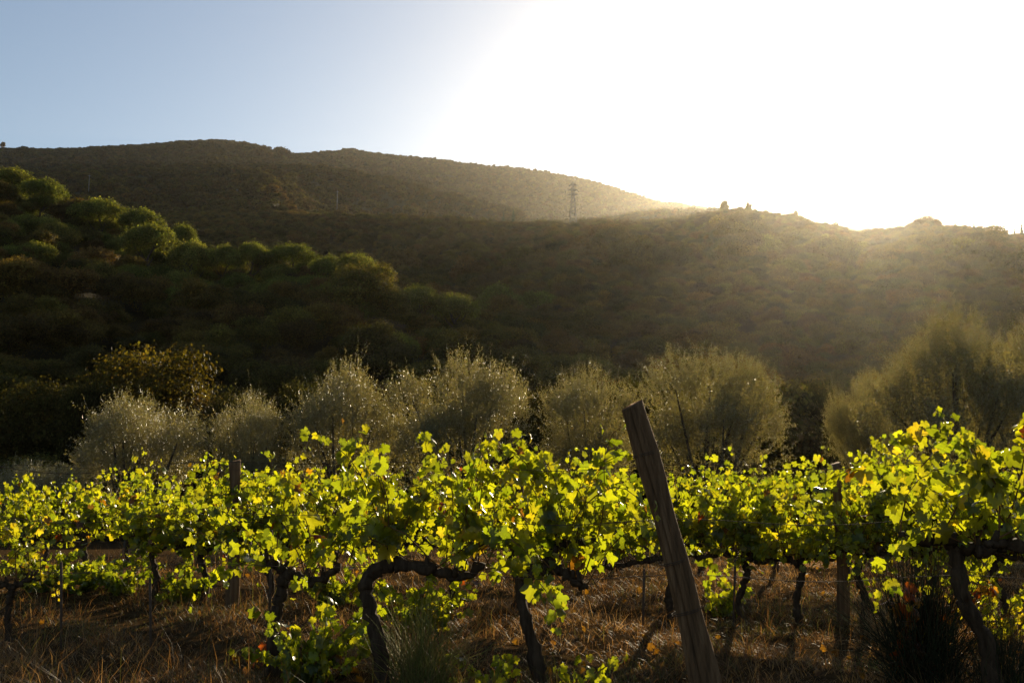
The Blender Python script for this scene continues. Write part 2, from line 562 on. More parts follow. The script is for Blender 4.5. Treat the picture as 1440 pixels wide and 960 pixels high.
def lobed_crown(name, lobes, count, size, g, flat=0.5, stray=0.3, bright=(0.6, 1.35)):
    """leaf clumps spread through lobes [(centre, radii)]; lobes differ in shade of green"""
    L = np.array([c for c, r in lobes], float)
    Rr = np.array([r for c, r in lobes], float)
    vol = (Rr[:, 0] * Rr[:, 1] * Rr[:, 2]) ** 0.75
    li = g.choice(len(lobes), count, p=vol / vol.sum())
    d = unit(g.normal(0, 1, (count, 3)))
    d[:, 2] = np.where(g.random(count) < 0.7, np.abs(d[:, 2]), d[:, 2])
    rad = g.uniform(0.62, 1.08, (count, 1)) ** 0.7
    tuft = np.sin(d @ np.array([5.1, 3.3, 2.2]) * 2.1 + li) * np.sin(d @ np.array([-2.7, 5.9, 3.1]) * 1.9 + 2 * li)
    fine = np.sin(d @ np.array([9.7, 4.1, 6.3]) * 1.7 + 3 * li) * np.sin(d @ np.array([-4.9, 10.3, -7.1]) * 1.6 + li) * 1.4
    rad = rad * (1 + stray * (np.clip(tuft, -0.4, 1) + 0.55 * np.clip(fine, -1, 1)))[:, None]
    pos = L[li] + d * Rr[li] * rad
    nrm = unit(d / Rr[li]) + g.normal(0, flat, (count, 3))
    tip = g.normal(0, 1, (count, 3))
    S_, D_, N_ = frames(nrm, tip)
    sz = size * g.uniform(0.5, 1.4, count)
    lobe_t = g.uniform(0.65, 1.35, len(lobes))
    c = (lobe_t[li] * (1 + 0.28 * np.clip(fine, -1, 1)) * g.uniform(*bright, count))[:, None] * np.ones((1, 3)) * (1 + g.normal(0, 0.06, (count, 3)))  # tint paints tufts that stand out lighter and hollows between them darker, like shading
    V = place(DIAM, pos, S_, D_, N_, sz)
    tint = np.repeat(np.hstack([np.clip(c, 0, 3), np.ones((count, 1))]), 4, 0)
    return mesh_np(name, V, quads=tile_faces([(0, 1, 2, 3)], count, 4), attrs={'tint': ('FLOAT_COLOR', tint)})


def topz(me):
    z = np.empty(len(me.vertices) * 3, np.float32)
    me.vertices.foreach_get('co', z)
    return float(np.percentile(z[2::3], 98.5))


def trunk_mesh(name, h, r, g, limbs=4, spread=1.5, top=0.6):
    mb = MB()
    bend = g.normal(0, 0.06 * h, (4, 2))
    pts = np.array([(0, 0, -0.6), (bend[0, 0], bend[0, 1], h * 0.2), (bend[1, 0], bend[1, 1], h * 0.4), (bend[2, 0], bend[2, 1], h * top)])
    sp = spline(pts, 10)
    mb.tube(sp, [r * 1.5, r, r * 0.8, r * 0.6], 8, 0.08, g=g)
    for i in range(limbs):
        a = 6.283 * i / limbs + g.uniform(-0.4, 0.4)
        s0 = sp[5 + i % 4]
        e = s0 + np.array([math.cos(a) * spread, math.sin(a) * spread, h * g.uniform(0.25, 0.4)])
        mid = (s0 + e) / 2 + np.array([math.cos(a) * 0.2, math.sin(a) * 0.2, -0.1 * h * 0.3])
        mb.tube(spline([s0, mid, e], 6), [r * 0.55, r * 0.3, r * 0.12], 6, 0.05, g=g)
    return mb.mesh(name)


def round_lobes(g, n, R0, H0, zc):
    out = [((0, 0, zc), (R0 * 0.7, R0 * 0.7, H0 * 0.75))]
    for i in range(n):
        a = 6.283 * i / n * 1.618 * 2 + g.uniform(-0.3, 0.3)
        k = g.uniform(0.35, 0.75)
        out.append(((math.cos(a) * R0 * k, math.sin(a) * R0 * k, zc + g.uniform(-0.35, 0.6) * H0), tuple(np.array([R0, R0, H0 * 0.9]) * g.uniform(0.32, 0.5))))
    return out


def umbrella_lobes(g, n, R0, top):
    out = []
    for i in range(n):
        a = 2.39996 * i
        k = math.sqrt((i + 0.5) / n) * R0 * 0.86
        zz = top - 1.3 - 2.6 * (k / R0) ** 2 + g.uniform(-0.3, 0.3)
        out.append(((math.cos(a) * k, math.sin(a) * k, zz), (R0 * 0.31, R0 * 0.31, 1.45)))
    return out


def tree(name, label, cat, crown_me, trunk_me, mat, loc, group=None, rz=0.0, scale=(1, 1, 1)):
    t = thing(name, label, cat, loc, group, rz, scale)
    if trunk_me is not None:
        obj('trunk', trunk_me, M_tbark, t)
    obj('crown', crown_me, mat, t)
    return t


g = np.random.default_rng(11)
# meshes of unit trees, about 8 m tall
W_CROWN = [lobed_crown('woodland_crown', round_lobes(g, 11, 3.7, 2.9, 4.9), 17000, 0.19, g, flat=0.36) for _ in range(3)]
V_CROWN = [lobed_crown('oak_crown', round_lobes(g, 15, 3.7, 3.3, 4.6), 26000, 0.135, g, flat=0.6) for _ in range(3)]
W_TRUNK = [trunk_mesh('woodland_trunk', 6.0, 0.2, g) for _ in range(3)]
U_CROWN = [lobed_crown('umbrella_crown', umbrella_lobes(g, 17, 4.6, 8.0), 12000, 0.21, g) for _ in range(3)]
U_TRUNK = [trunk_mesh('umbrella_trunk', 7.4, 0.22, g, limbs=6, spread=2.6, top=0.75) for _ in range(2)]
F_CROWN = [lobed_crown('far_crown', round_lobes(g, 7, 4.0, 3.0, 4.2), 900, 0.85, g, flat=0.3) for _ in range(3)]
CY_CROWN = lobed_crown('cypress_crown', [((0, 0, z), (1.0 * math.sin(math.pi * min(1, 0.12 + z / 13.0) ** 0.75) + 0.12, 1.0 * math.sin(math.pi * min(1, 0.12 + z / 13.0) ** 0.75) + 0.12, 0.9)) for z in np.arange(0.9, 11.6, 0.75)], 1600, 0.4, g)
CY_TRUNK = trunk_mesh('cypress_trunk', 8, 0.2, g, limbs=0)

# umbrella pines and broad trees one can tell apart: pixel of the crown's top, depth, width in pixels
PINES = [
    (20, 240, 228, 70, 'umbrella pine highest on the sunlit shoulder at the far left edge of the photo'),
    (62, 254, 222, 66, 'umbrella pine with a flat dark dome near the top of the left shoulder'),
    (142, 283, 215, 80, 'wide umbrella pine where the sunlit left shoulder begins to drop'),
    (198, 296, 212, 66, 'umbrella pine with a bright rim above the steep step of the left shoulder'),
    (213, 318, 196, 78, 'large umbrella pine with a rounded front just under the steep step'),
    (258, 318, 206, 44, 'small umbrella pine peeping out behind the steep step of the shoulder'),
    (270, 342, 190, 70, 'umbrella pine with a lit right side at the foot of the steep step'),
    (318, 347, 196, 52, 'sunlit brownish umbrella pine on the level run of the shoulder'),
    (356, 343, 200, 50, 'narrow umbrella pine on the level run between two broad ones'),
    (412, 346, 198, 76, 'broad flat umbrella pine with a bright edge at the middle of the level run'),
    (462, 362, 190, 56, 'umbrella pine sloping down just left of the last bright dome'),
    (500, 360, 186, 72, 'bright rimmed umbrella pine dome that ends the sunlit shoulder'),
    (590, 404, 182, 66, 'dim umbrella pine just below and right of the last bright dome'),
    (640, 416, 184, 70, 'dark umbrella pine low in the middle of the valley'),
    (755, 412, 240, 70, 'umbrella pine with a pale edge in the shaded wood under the pylon'),
    (700, 402, 270, 60, 'umbrella pine upper left of the one under the pylon'),
    (770, 358, 400, 62, 'umbrella pine halfway up the opposite slope below the pylon'),
    (765, 322, 540, 60, 'uppermost umbrella pine of the opposite slope left of the pylon foot'),
    (1090, 408, 300, 70, 'umbrella pine in the warm haze below the sun'),
    (560, 470, 150, 62, 'umbrella pine low on the slope above the middle olive trees'),
]
first_u = None
for i, (px, py, Y, w, lab) in enumerate(PINES):
    top = P(px, py, Y)
    z0 = zg(top.x, Y)
    h = max(6.0, top.z - z0)
    sxy = w / FPX * Y / 8.9
    loc = (top.x, Y, top.z - h)
    scl = (sxy, sxy, h / topz(U_CROWN[i % 3]))
    if i < 3:
        tree('umbrella_pine', lab, 'pine', U_CROWN[i], U_TRUNK[i % 2], M_pine, loc, 'umbrella pines on the hillsides', rnd.uniform(0, 6), scl)
        if i == 0:
            first_u = [o for o in bpy.data.objects if o.name.startswith('umbrella_pine')]
    else:
        src = [o for o in COL.objects if o.get('category') == 'pine'][i % 3]
        dup(src, loc, rnd.uniform(0, 6), scl, lab)

# broad trees on the valley floor behind the olive grove
VALLEY = [
    (215, 500, 74, 215, 'gold', 'golden leaved oak glowing behind the left pair of olive trees'),
    (60, 545, 70, 170, 'wood', 'large dark tree at the left edge behind the small olive'),
    (130, 545, 66, 90, 'wood', 'dim brownish tree just left of and below the glowing golden oak'),
    (330, 560, 64, 110, 'wood', 'dark tree in the gap right of the golden oak'),
    (430, 545, 66, 100, 'wood', 'dark tree filling the gap behind the third and fourth olives'),
    (1120, 545, 62, 110, 'wood', 'brownish tree behind the gap left of the big right olive'),
    (1180, 575, 58, 80, 'wood', 'shadowy tree right below the sun between two olives'),
    (745, 555, 64, 90, 'wood', 'dark tree behind the gap between the two middle olives'),
    (880, 540, 66, 90, 'wood', 'dark tree behind the leaning post top'),
    (590, 540, 66, 90, 'wood', 'dark tree peeping over the notch between two central olives'),
]
wood_src, gold_src = [], []
for i, (px, py, Y, w, kind, lab) in enumerate(VALLEY):
    top = P(px, py, Y)
    z0 = zg(top.x, Y)
    h = max(5.0, top.z - z0)
    sxy = w / FPX * Y / 7.6
    vc = V_CROWN[i % 3].copy()
    scl = (sxy, sxy, h / topz(vc))
    loc = (top.x, Y, top.z - h)
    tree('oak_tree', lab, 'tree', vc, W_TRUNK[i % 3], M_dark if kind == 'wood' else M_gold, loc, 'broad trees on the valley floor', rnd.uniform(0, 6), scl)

# scattered woodland: positions
def scatter(n, y0, y1, smax, g, power=1.0):
    u = g.random(n)
    Y = np.sqrt(y0 ** 2 + u * (y1 ** 2 - y0 ** 2))
    s = g.uniform(-smax, smax, n)
    return s * Y, Y


sets = []
gg = np.random.default_rng(21)
X, Y = scatter(2900, 62, 335, 0.72, gg)
sets.append((X, Y, 0.9 * np.exp(gg.normal(0, 0.2, len(X))), np.where((gg.random(len(X)) < 0.5) & (X / Y < -0.1) & (Y > 172) & (Y < 246), 3, gg.integers(0, 3, len(X)))))
X, Y = scatter(5400, 335, 640, 0.70, gg)
sets.append((X, Y, np.interp(Y, [335, 470, 560], [1.35, 1.2, 0.9]) * np.exp(gg.normal(0, 0.25, len(X))), gg.integers(0, 3, len(X))))
X, Y = scatter(15000, 640, 1420, 0.68, gg)
sets.append((X, Y, 1.05 * np.exp(gg.normal(0, 0.25, len(X))), gg.integers(4, 7, len(X))))
X, Y = scatter(30000, 1420, 2480, 0.66, gg)
sets.append((X, Y, 1.5 * np.exp(gg.normal(0, 0.28, len(X))), gg.integers(4, 7, len(X))))
X, Y = scatter(9000, 2190, 2340, 0.66, gg)
sets.append((X, Y, gg.uniform(0.55, 1.1, len(X)), gg.integers(4, 7, len(X))))
X, Y = scatter(4200, 545, 605, 0.66, gg)
sets.append((X, Y, gg.uniform(0.55, 1.2, len(X)), gg.integers(0, 3, len(X))))
X = np.concatenate([a[0] for a in sets]); Y = np.concatenate([a[1] for a in sets])
SCL = np.concatenate([a[2] for a in sets]); IDX = np.concatenate([a[3] for a in sets])
for yc, wd in ((580, 90), (1150, 160), (2300, 260)):
    SCL = np.where(np.abs(Y - yc) < wd, np.minimum(SCL, 1.12 if yc < 2000 else 1.2), SCL)
SCL = np.where(np.abs(Y - 560) < 150, np.minimum(SCL, 1.12), SCL)
SCL = np.where((IDX == 3), np.minimum(SCL, 0.85), SCL)
Z = zt(X, Y) - 0.8
ROT = gg.uniform(0, 6.283, len(X))
SQ = gg.uniform(0.8, 1.15, len(X))
# the nearest ones that show become trees of their own
vis = np.where((np.abs(X / Y) < 0.53) & (Y > 66) & (Y < 175) & (IDX < 3))[0]
vis = vis[np.argsort(Y[vis])][:110]


def zone(x, y):
    s = x / y
    if s < -0.3:
        return 'dark rounded woodland tree low on the shaded slope at the left'
    if s < -0.05:
        return 'dark rounded woodland tree on the shaded slope under the sunlit shoulder'
    if s < 0.2:
        return 'dark rounded woodland tree of the hazy valley wood right of the middle'
    return 'dim rounded woodland tree in the warm haze under the sun'


for i in range(3):
    k = vis[i]
    wood_src.append(tree('woodland_tree', zone(X[k], Y[k]), 'tree', W_CROWN[i], W_TRUNK[i], M_crown, (X[k], Y[k], Z[k]), zone(X[k], Y[k]).replace('dark rounded woodland tree', 'woodland trees').replace('dim rounded woodland tree', 'woodland trees'), ROT[k], (SCL[k], SCL[k], SCL[k] * SQ[k])))
for k in vis[3:]:
    src = wood_src[int(IDX[k])]
    t = dup(src, (X[k], Y[k], Z[k]), ROT[k], (SCL[k], SCL[k], SCL[k] * SQ[k]), zone(X[k], Y[k]), zone(X[k], Y[k]).replace('dark rounded woodland tree', 'woodland trees').replace('dim rounded woodland tree', 'woodland trees'))
    t.name = 'woodland_tree'
keep = np.ones(len(X), bool)
keep[vis] = False

# trees on the skyline one can tell apart
SKY = [
    (1018, 283, 583, 17, 20, 0, 'dense round tree standing up from the crest left of the sun, the larger of two'),
    (1052, 286, 583, 12, 14, 1, 'smaller dark tree on the crest left of the sun'),
    (1118, 296, 583, 11, 14, 2, 'small tree on the crest nearest the sun on its left'),
    (1300, 307, 583, 56, 26, 0, 'broad flat crowned tree group on the crest right of the sun'),
    (1386, 319, 583, 34, 20, 0, 'round tree with sky showing through, between cypresses on the crest'),
    (832, 314, 583, 26, 16, 2, 'pale sunlit tree on the crest below the pylon'),
    (4, 200, 2290, 8, 10, 1, 'single tree on the skyline at the top left corner of the mountain'),
]
far_src = []
for i, (px, py, Y_, w, hpx, k, lab) in enumerate(SKY):
    top = P(px, py, Y_)
    h = max(hpx / FPX * Y_, top.z - zg(top.x, Y_) + 0.5)
    far = px in (4, 832, 1386)
    cr = F_CROWN[k] if far else W_CROWN[k]
    sxy = w / FPX * Y_ / 8.4
    t = tree('crest_tree', lab, 'tree', cr, W_TRUNK[k], M_crown, (top.x, Y_, top.z - h), 'trees on the skyline', rnd.uniform(0, 6), (sxy, sxy, h / topz(cr)))
    if far:
        far_src.append(t)
CYP = [
    (1343, 309, 575, 'cypress pair member on the crest right of the sun, the leftmost cypress there'),
    (1364, 312, 572, 'slim cypress left of the round see-through tree on the crest'),
    (1369, 310, 574, 'taller slim cypress touching the round see-through tree on the crest'),
    (1426, 318, 560, 'short broad cypress near the right edge of the crest'),
    (1436, 312, 562, 'tallest cypress at the right edge of the crest'),
    (722, 292, 640, 'small cypress on the opposite crest left of the pylon'),
    (708, 296, 640, 'smallest cypress beside the small one left of the pylon'),
]
csrc = None
for i, (px, py, Y_, lab) in enumerate(CYP):
    top = P(px, py, Y_)
    Y_ = 584
    top = P(px, py, Y_)
    h = max(26 / FPX * Y_, top.z - zg(top.x, Y_) + 0.5)
    loc, scl = (top.x, Y_, top.z - h), (h / 13.5, h / 13.5, h / 12.2)
    if csrc is None:
        csrc = tree('cypress_tree', lab, 'cypress', CY_CROWN, CY_TRUNK, M_cyp, loc, 'cypresses on the crest', 0, scl)
    else:
        dup(csrc, loc, rnd.uniform(0, 6), scl, lab)


def forest(name, sel, protos):
    """the rest of the woods: one mass of tree crowns set out on points"""
    V = np.stack([X[sel], Y[sel], Z[sel]], 1)
    me = mesh_np(name, V, attrs={'size': ('FLOAT_VECTOR', np.stack([SCL[sel], SCL[sel], SCL[sel] * SQ[sel]], 1)), 'turn': ('FLOAT_VECTOR', np.stack([0 * ROT[sel], 0 * ROT[sel], ROT[sel]], 1)), 'sort': ('INT', IDX[sel])})
    o = obj(name, me, None)
    o['kind'] = 'stuff'
    ng = bpy.data.node_groups.new(name, 'GeometryNodeTree')
    ng.interface.new_socket('Geometry', in_out='INPUT', socket_type='NodeSocketGeometry')
    ng.interface.new_socket('Geometry', in_out='OUTPUT', socket_type='NodeSocketGeometry')
    N, L = ng.nodes, ng.links
    gi, go = N.new('NodeGroupInput'), N.new('NodeGroupOutput')
    jn = N.new('GeometryNodeJoinGeometry')

    def attr(nm, typ):
        a = N.new('GeometryNodeInputNamedAttribute')
        a.data_type = typ
        a.inputs['Name'].default_value = nm
        return a.outputs['Attribute']
    for k, po in protos.items():
        cmp_ = N.new('FunctionNodeCompare')
        cmp_.data_type = 'INT'
        cmp_.operation = 'EQUAL'
        L.new(attr('sort', 'INT'), [s for s in cmp_.inputs if s.name == 'A' and s.type == 'INT'][0])
        [s for s in cmp_.inputs if s.name == 'B' and s.type == 'INT'][0].default_value = k
        oi = N.new('GeometryNodeObjectInfo')
        oi.transform_space = 'ORIGINAL'
        oi.inputs['Object'].default_value = po
        oi.inputs['As Instance'].default_value = True
        ip = N.new('GeometryNodeInstanceOnPoints')
        L.new(gi.outputs[0], ip.inputs['Points'])
        L.new(cmp_.outputs[0], ip.inputs['Selection'])
        L.new(oi.outputs['Geometry'], ip.inputs['Instance'])
        L.new(attr('turn', 'FLOAT_VECTOR'), ip.inputs['Rotation'])
        L.new(attr('size', 'FLOAT_VECTOR'), ip.inputs['Scale'])
        L.new(ip.outputs[0], jn.inputs[0])
    L.new(jn.outputs[0], go.inputs[0])
    md = o.modifiers.new('trees', 'NODES')
    md.node_group = ng
    return o


crown_of = lambda t: [c for c in t.children if c.name.startswith('crown')][0]
u_things = [o for o in COL.objects if o.get('category') == 'pine'][:1]
protos = {0: crown_of(wood_src[0]), 1: crown_of(wood_src[1]), 2: crown_of(wood_src[2]), 3: crown_of(u_things[0]), 4: crown_of(far_src[0]), 5: crown_of(far_src[1]), 6: crown_of(far_src[2])}
forest('valley_woodland', keep & (Y < 335), {k: protos[k] for k in (0, 1, 2, 3)})
forest('hill_woodland', keep & (Y >= 335) & (Y < 640), {k: protos[k] for k in (0, 1, 2, 3)})
forest('mountain_woodland', keep & (Y >= 640), {k: protos[k] for k in (4, 5, 6)})

# ------------------------------------------------------------------ pylon and poles on the hills
def lattice_pylon(loc, h):
    t = thing('electricity_pylon', 'steel lattice electricity pylon with three crossarms on the far hill', 'pylon', loc)
    w0, w1 = h * 0.085, h * 0.018
    half = lambda z: w0 + (w1 - w0) * (z / h) ** 0.8
    for sx in (-1, 1):
        for sy in (-1, 1):
            mb = MB()
            mb.tube([(sx * half(z), sy * half(z), z - 1.0 * (z == 0)) for z in np.linspace(0, h, 8)], h * 0.007, 5)
            obj('leg', mb.mesh('pylon_leg'), M_steel, t)
    mb = MB()
    zs = np.linspace(0, h * 0.96, 10)
    for a, b in zip(zs[:-1], zs[1:]):
        for (u0, v0), (u1, v1) in (((-1, -1), (1, -1)), ((1, -1), (1, 1)), ((1, 1), (-1, 1)), ((-1, 1), (-1, -1))):
            mb.tube([(u0 * half(a), v0 * half(a), a), (u1 * half(b), v1 * half(b), b)], h * 0.005, 4)
            mb.tube([(u1 * half(a), v1 * half(a), a), (u0 * half(b), v0 * half(b), b)], h * 0.005, 4)
    obj('bracing', mb.mesh('pylon_bracing'), M_steel, t)
    for k, f in enumerate((0.68, 0.80, 0.92)):
        mb = MB()
        z, e = h * f, h * (0.13, 0.11, 0.09)[k]
        for sy in (-1, 1):
            mb.tube([(-e, 0, z), (0, sy * half(z), z), (e, 0, z)], h * 0.008, 4)
            mb.tube([(-e, 0, z), (0, sy * half(z), z + h * 0.045), (e, 0, z)], h * 0.004, 4)
        for sx in (-1, 1):
            mb.tube([(sx * e, 0, z), (sx * e, 0, z - h * 0.04)], h * 0.007, 5)
        obj('crossarm', mb.mesh('pylon_crossarm'), M_steel, t)
    return t


pt = P(806, 256, 800)
pb = P(806, 312, 800)
lattice_pylon(pb, pt.z - pb.z)
POLES = [(125, 246, 262, 700, 'pale thin utility pole on the dark mountain slope, far left'), (333, 266, 284, 800, 'pale thin utility pole in the middle of the dark mountain slope'), (474, 268, 292, 800, 'tallest pale utility pole, right of the other two on the mountain slope')]
for px, a, b, Y_, lab in POLES:
    top, bot = P(px, a, Y_), P(px, b, Y_)
    h = top.z - bot.z
    t = thing('utility_pole', lab, 'pole', bot, 'utility poles on the mountain slope')
    mb = MB(); mb.tube([(0, 0, -4), (0, 0, h)], [0.24, 0.16], 8)
    obj('shaft', mb.mesh('pole_shaft'), M_steel, t)
    mb = MB(); mb.tube([(-1.1, 0, h * 0.93), (1.1, 0, h * 0.93)], 0.12, 6)
    obj('crossarm', mb.mesh('pole_crossarm'), M_steel, t)

# ------------------------------------------------------------------ olive trees
def olive_meshes(g):
    """a many stemmed olive about 4 m tall and 4.4 m wide: trunk with limbs, crown of twigs with narrow leaves"""
    mb = MB()
    base = spline([(0, 0, -0.6), (0.05, 0, 0.3), (0.0, 0.08, 0.9)], 6)
    mb.tube(base, [0.30, 0.2, 0.17], 10, 0.15, g=g)
    lobes = []
    for i in range(9):
        a = 6.283 * i / 9 + g.uniform(-0.3, 0.3)
        rr = g.uniform(0.75, 1.5)
        c = np.array([math.cos(a) * rr, math.sin(a) * rr, g.uniform(1.7, 2.9)])
        lobes.append((c, np.array([g.uniform(0.65, 0.95), g.uniform(0.65, 0.95), g.uniform(0.65, 1.0)])))
    lobes.append((np.array([0.1, 0, 2.9]), np.array([0.95, 0.95, 0.95])))
    lobes.append((np.array([-0.1, 0, 1.9]), np.array([1.2, 1.2, 0.9])))
    for c, r in lobes:
        mb.tube(spline([base[-1], (base[-1] + c) / 2 + g.normal(0, 0.12, 3) - [0, 0, 0.1], c + [0, 0, 0.3]], 7), [0.10, 0.05, 0.015], 6, 0.05, g=g)
    tr = mb.mesh('olive_trunk')
    nt = 3300
    li = g.integers(0, len(lobes), nt)
    C = np.array([c for c, r in lobes])[li]
    Rr = np.array([r for c, r in lobes])[li]
    d = unit(g.normal(0, 1, (nt, 3)))
    d[:, 2] = np.where(g.random(nt) < 0.6, np.abs(d[:, 2]), d[:, 2])
    st = C + d * Rr * g.uniform(0.45, 0.95, (nt, 1))
    out = unit(st - np.array([0, 0, 1.9]))
    dr = unit(out * 0.7 + np.array([0, 0, 0.75]) + g.normal(0, 0.45, (nt, 3)))
    ln = g.uniform(0.22, 0.55, nt) * np.where(g.random(nt) < 0.08, 1.7, 1)
    K = 20
    t = np.linspace(0.08, 1, K)[None, :, None]
    pos = (st[:, None] + dr[:, None] * ln[:, None, None] * t + np.array([0, 0, -0.06]) * t ** 2).reshape(-1, 3)
    m = len(pos)
    td = np.repeat(dr, K, 0)
    tip = unit(td * 0.6 + unit(g.normal(0, 1, (m, 3))) * 0.9)
    nrm = g.normal(0, 1, (m, 3)) + np.array([0, 0, 0.5])
    S_, D_, N_ = frames(nrm, tip)
    T = np.array([(0, 0, 0), (0.13, 0.45, 0.02), (0, 1.0, -0.03), (-0.13, 0.45, 0.02)])
    V = place(T, pos, S_, D_, N_, g.uniform(0.045, 0.08, m))
    c = np.array([0.14, 0.135, 0.068]) * g.uniform(0.7, 1.35, (m, 1)) * (1 + g.normal(0, 0.05, (m, 3)))
    tint = np.repeat(np.hstack([c, np.ones((m, 1))]), 4, 0)
    cr = mesh_np('olive_crown', V, quads=tile_faces([(0, 1, 2, 3)], m, 4), attrs={'tint': ('FLOAT_COLOR', tint)}, smooth=False)
    return tr, cr


go_ = np.random.default_rng(5)
OM = [olive_meshes(go_) for _ in range(4)]
OLIVES = [
    (195, 568, 27, 190, 'left olive tree with a wide low crown below the golden oak'),
    (352, 566, 28, 120, 'narrow upright olive tree just right of the wide low one'),
    (35, 655, 23, 150, 'small low olive bush at the left edge above the vines'),
    (490, 526, 30, 165, 'silvery olive tree with a ragged peak, left of the two big central ones'),
    (648, 514, 29, 190, 'largest central olive tree with a broad round crown'),
    (830, 532, 33, 160, 'paler olive tree behind the leaning post, lower than its neighbours'),
    (1000, 508, 30, 205, 'big round olive tree just right of the leaning post'),
    (1335, 456, 25, 240, 'biggest olive tree at the right, sparkling under the sun'),
    (1215, 540, 30, 100, 'thin olive tree at the left flank of the biggest olive'),
    (1450, 470, 27, 150, 'olive tree cut by the right edge of the photo'),
]
osrc = []
for i, (px, py, Y_, w, lab) in enumerate(OLIVES):
    top = P(px, py, Y_)
    z0 = zg(top.x, Y_)
    h = top.z - z0
    sxy = 1.22 * w / FPX * Y_ / 4.5
    loc, scl = (top.x, Y_, z0), (sxy, sxy, h / topz(OM[i % 4][1]))
    if i < 4:
        osrc.append(tree('olive_tree', lab, 'olive tree', OM[i][1], OM[i][0], M_olive, loc, 'olive trees beyond the vineyard', rnd.uniform(0, 6), scl))
    else:
        dup(osrc[i % 4], loc, rnd.uniform(0, 6), scl, lab)

# ------------------------------------------------------------------ vineyard posts, stakes, wires
def rough_post(name, label, base, top, r0, r1, g, seg=26, nside=20, crack=True, group='wooden posts of the trellis'):
    base, top = np.array(base, float), np.array(top, float)
    t = thing(name, label, 'post', tuple(base), group)
    ax = top - base
    Lg = np.linalg.norm(ax)
    axu = ax / Lg
    sx = np.cross([0, 1.0, 0], axu); sx /= np.linalg.norm(sx)
    sy = np.cross(axu, sx)
    a = np.linspace(0, 2 * math.pi, nside, endpoint=False)
    prof = 1 + 0.07 * np.sin(2 * a + 0.7) + 0.05 * np.sin(3 * a + 2) + g.normal(0, 0.022, nside)
    if crack:
        for c0, dep in ((4.3, 0.30), (5.25, 0.16), (3.7, 0.14), (4.85, 0.08), (5.7, 0.12)):
            prof = prof - dep * np.exp(-((np.angle(np.exp(1j * (a - c0)))) / 0.06) ** 2)
    zs = np.concatenate([[-0.35], np.linspace(0, Lg, seg)])
    V, rings = [], len(zs)
    for i, z in enumerate(zs):
        f = np.clip(z / Lg, 0, 1)
        r = r0 + (r1 - r0) * f + 0.004 * math.sin(z * 9) + 0.006 * math.sin(z * 3.7 + 1)
        rr = r * prof * (1 + g.normal(0, 0.008, nside))
        lift = np.zeros(nside)
        if i == rings - 1:
            lift = 0.28 * rr * np.cos(a - 0.4) + g.normal(0, 0.003, nside)
        bow = 0.02 * math.sin(f * math.pi)
        V.append(axu * z + sx * bow + (rr * np.cos(a))[:, None] * sx + (rr * np.sin(a))[:, None] * sy + lift[:, None] * axu)
    V = np.concatenate(V)
    q = [(i * nside + j, i * nside + (j + 1) % nside, (i + 1) * nside + (j + 1) % nside, (i + 1) * nside + j) for i in range(rings - 1) for j in range(nside)]
    V = np.vstack([V, axu * Lg])
    tr = [((rings - 1) * nside + j, (rings - 1) * nside + (j + 1) % nside, len(V) - 1) for j in range(nside)]
    me = mesh_np('post_shaft', V, tris=tr, quads=q)
    obj('shaft', me, M_post, t)
    return t, axu, sx, sy, Lg


gp = np.random.default_rng(3)
pb = P(998, 979, 6.6)
pbz = zg(pb.x, 6.6)
ptop = P(888, 570, 6.6)
pbase = np.array([pb.x, 6.6, pbz])
post, ax, sx, sy, Lg = rough_post('leaning_post', 'thick weathered wooden post leaning left in front of the vines, cracked along its length', pbase, ptop, 0.088, 0.069, gp, seg=90, nside=84)
for f, off in ((0.83, 0.0), (0.47, 0.05), (0.30, -0.03)):
    mb = MB()
    r = (0.088 + (0.069 - 0.088) * f) * 1.10
    c = ax * Lg * f
    for turn in (0, 0.012):
        aa = np.linspace(0, 2 * math.pi, 22)
        mb.tube([c + ax * (turn + off * 0.2 * math.sin(t_)) + sx * r * math.cos(t_) + sy * r * math.sin(t_) for t_ in aa], 0.0028, 5)
    mb.tube([c + sx * r, c + sx * (r + 0.03) + ax * 0.015 - sy * 0.02], 0.0028, 5)
    obj('wire_tie', mb.mesh('wire_tie'), M_metal, post)


def plain_post(px, ybase, ytop, wpx, lab, lean=0.0, Y_=None):
    Yb = Y_ or EYE * FPX / (ybase - 640.0)
    b, t_ = P(px, ybase, Yb), P(px + lean, ytop, Yb)
    z0 = zg(b.x, Yb)
    return rough_post('trellis_post', lab, (b.x, Yb, z0), t_, wpx / FPX * Yb / 2 * 1.1, wpx / FPX * Yb / 2, gp, nside=14, crack=False)[0]


plain_post(326, 845, 648, 14, 'upright wooden post rising above the vines at the left of the back row', lean=4)
plain_post(1186, 872, 652, 14, 'upright wooden post among the vines right of the leaning post', lean=-13)
plain_post(740, 850, 650, 13, 'wooden post mostly hidden by leaves behind the vine left of the leaning post', lean=-14)
STAKES = [(88, 905, 790, -2, 'thin metal stake standing in the dry grass at the far left'), (214, 910, 812, -3, 'thin stake under the vine left of the back row post'), (1030, 870, 785, 4, 'thin stake standing right of the leaning post'), (378, 905, 745, 4, 'tall thin stake beside the short armed left vine'), (903, 880, 800, 3, 'thin stake just left of the leaning post foot')]
ssrc = None
for px, yb, yt, ln, lab in STAKES:
    Yb = EYE * FPX / (yb - 640.0)
    b, t_ = P(px, yb, Yb), P(px + ln, yt, Yb)
    z0 = zg(b.x, Yb)
    mb = MB()
    mb.tube([(0, 0, -0.15), (t_.x - b.x, 0, t_.z - z0)], 0.011, 7, 0.05)
    tag(obj('vine_stake', mb.mesh('vine_stake'), M_metal, None, (b.x, Yb, z0)), lab, 'stake', 'thin stakes in the vine rows')

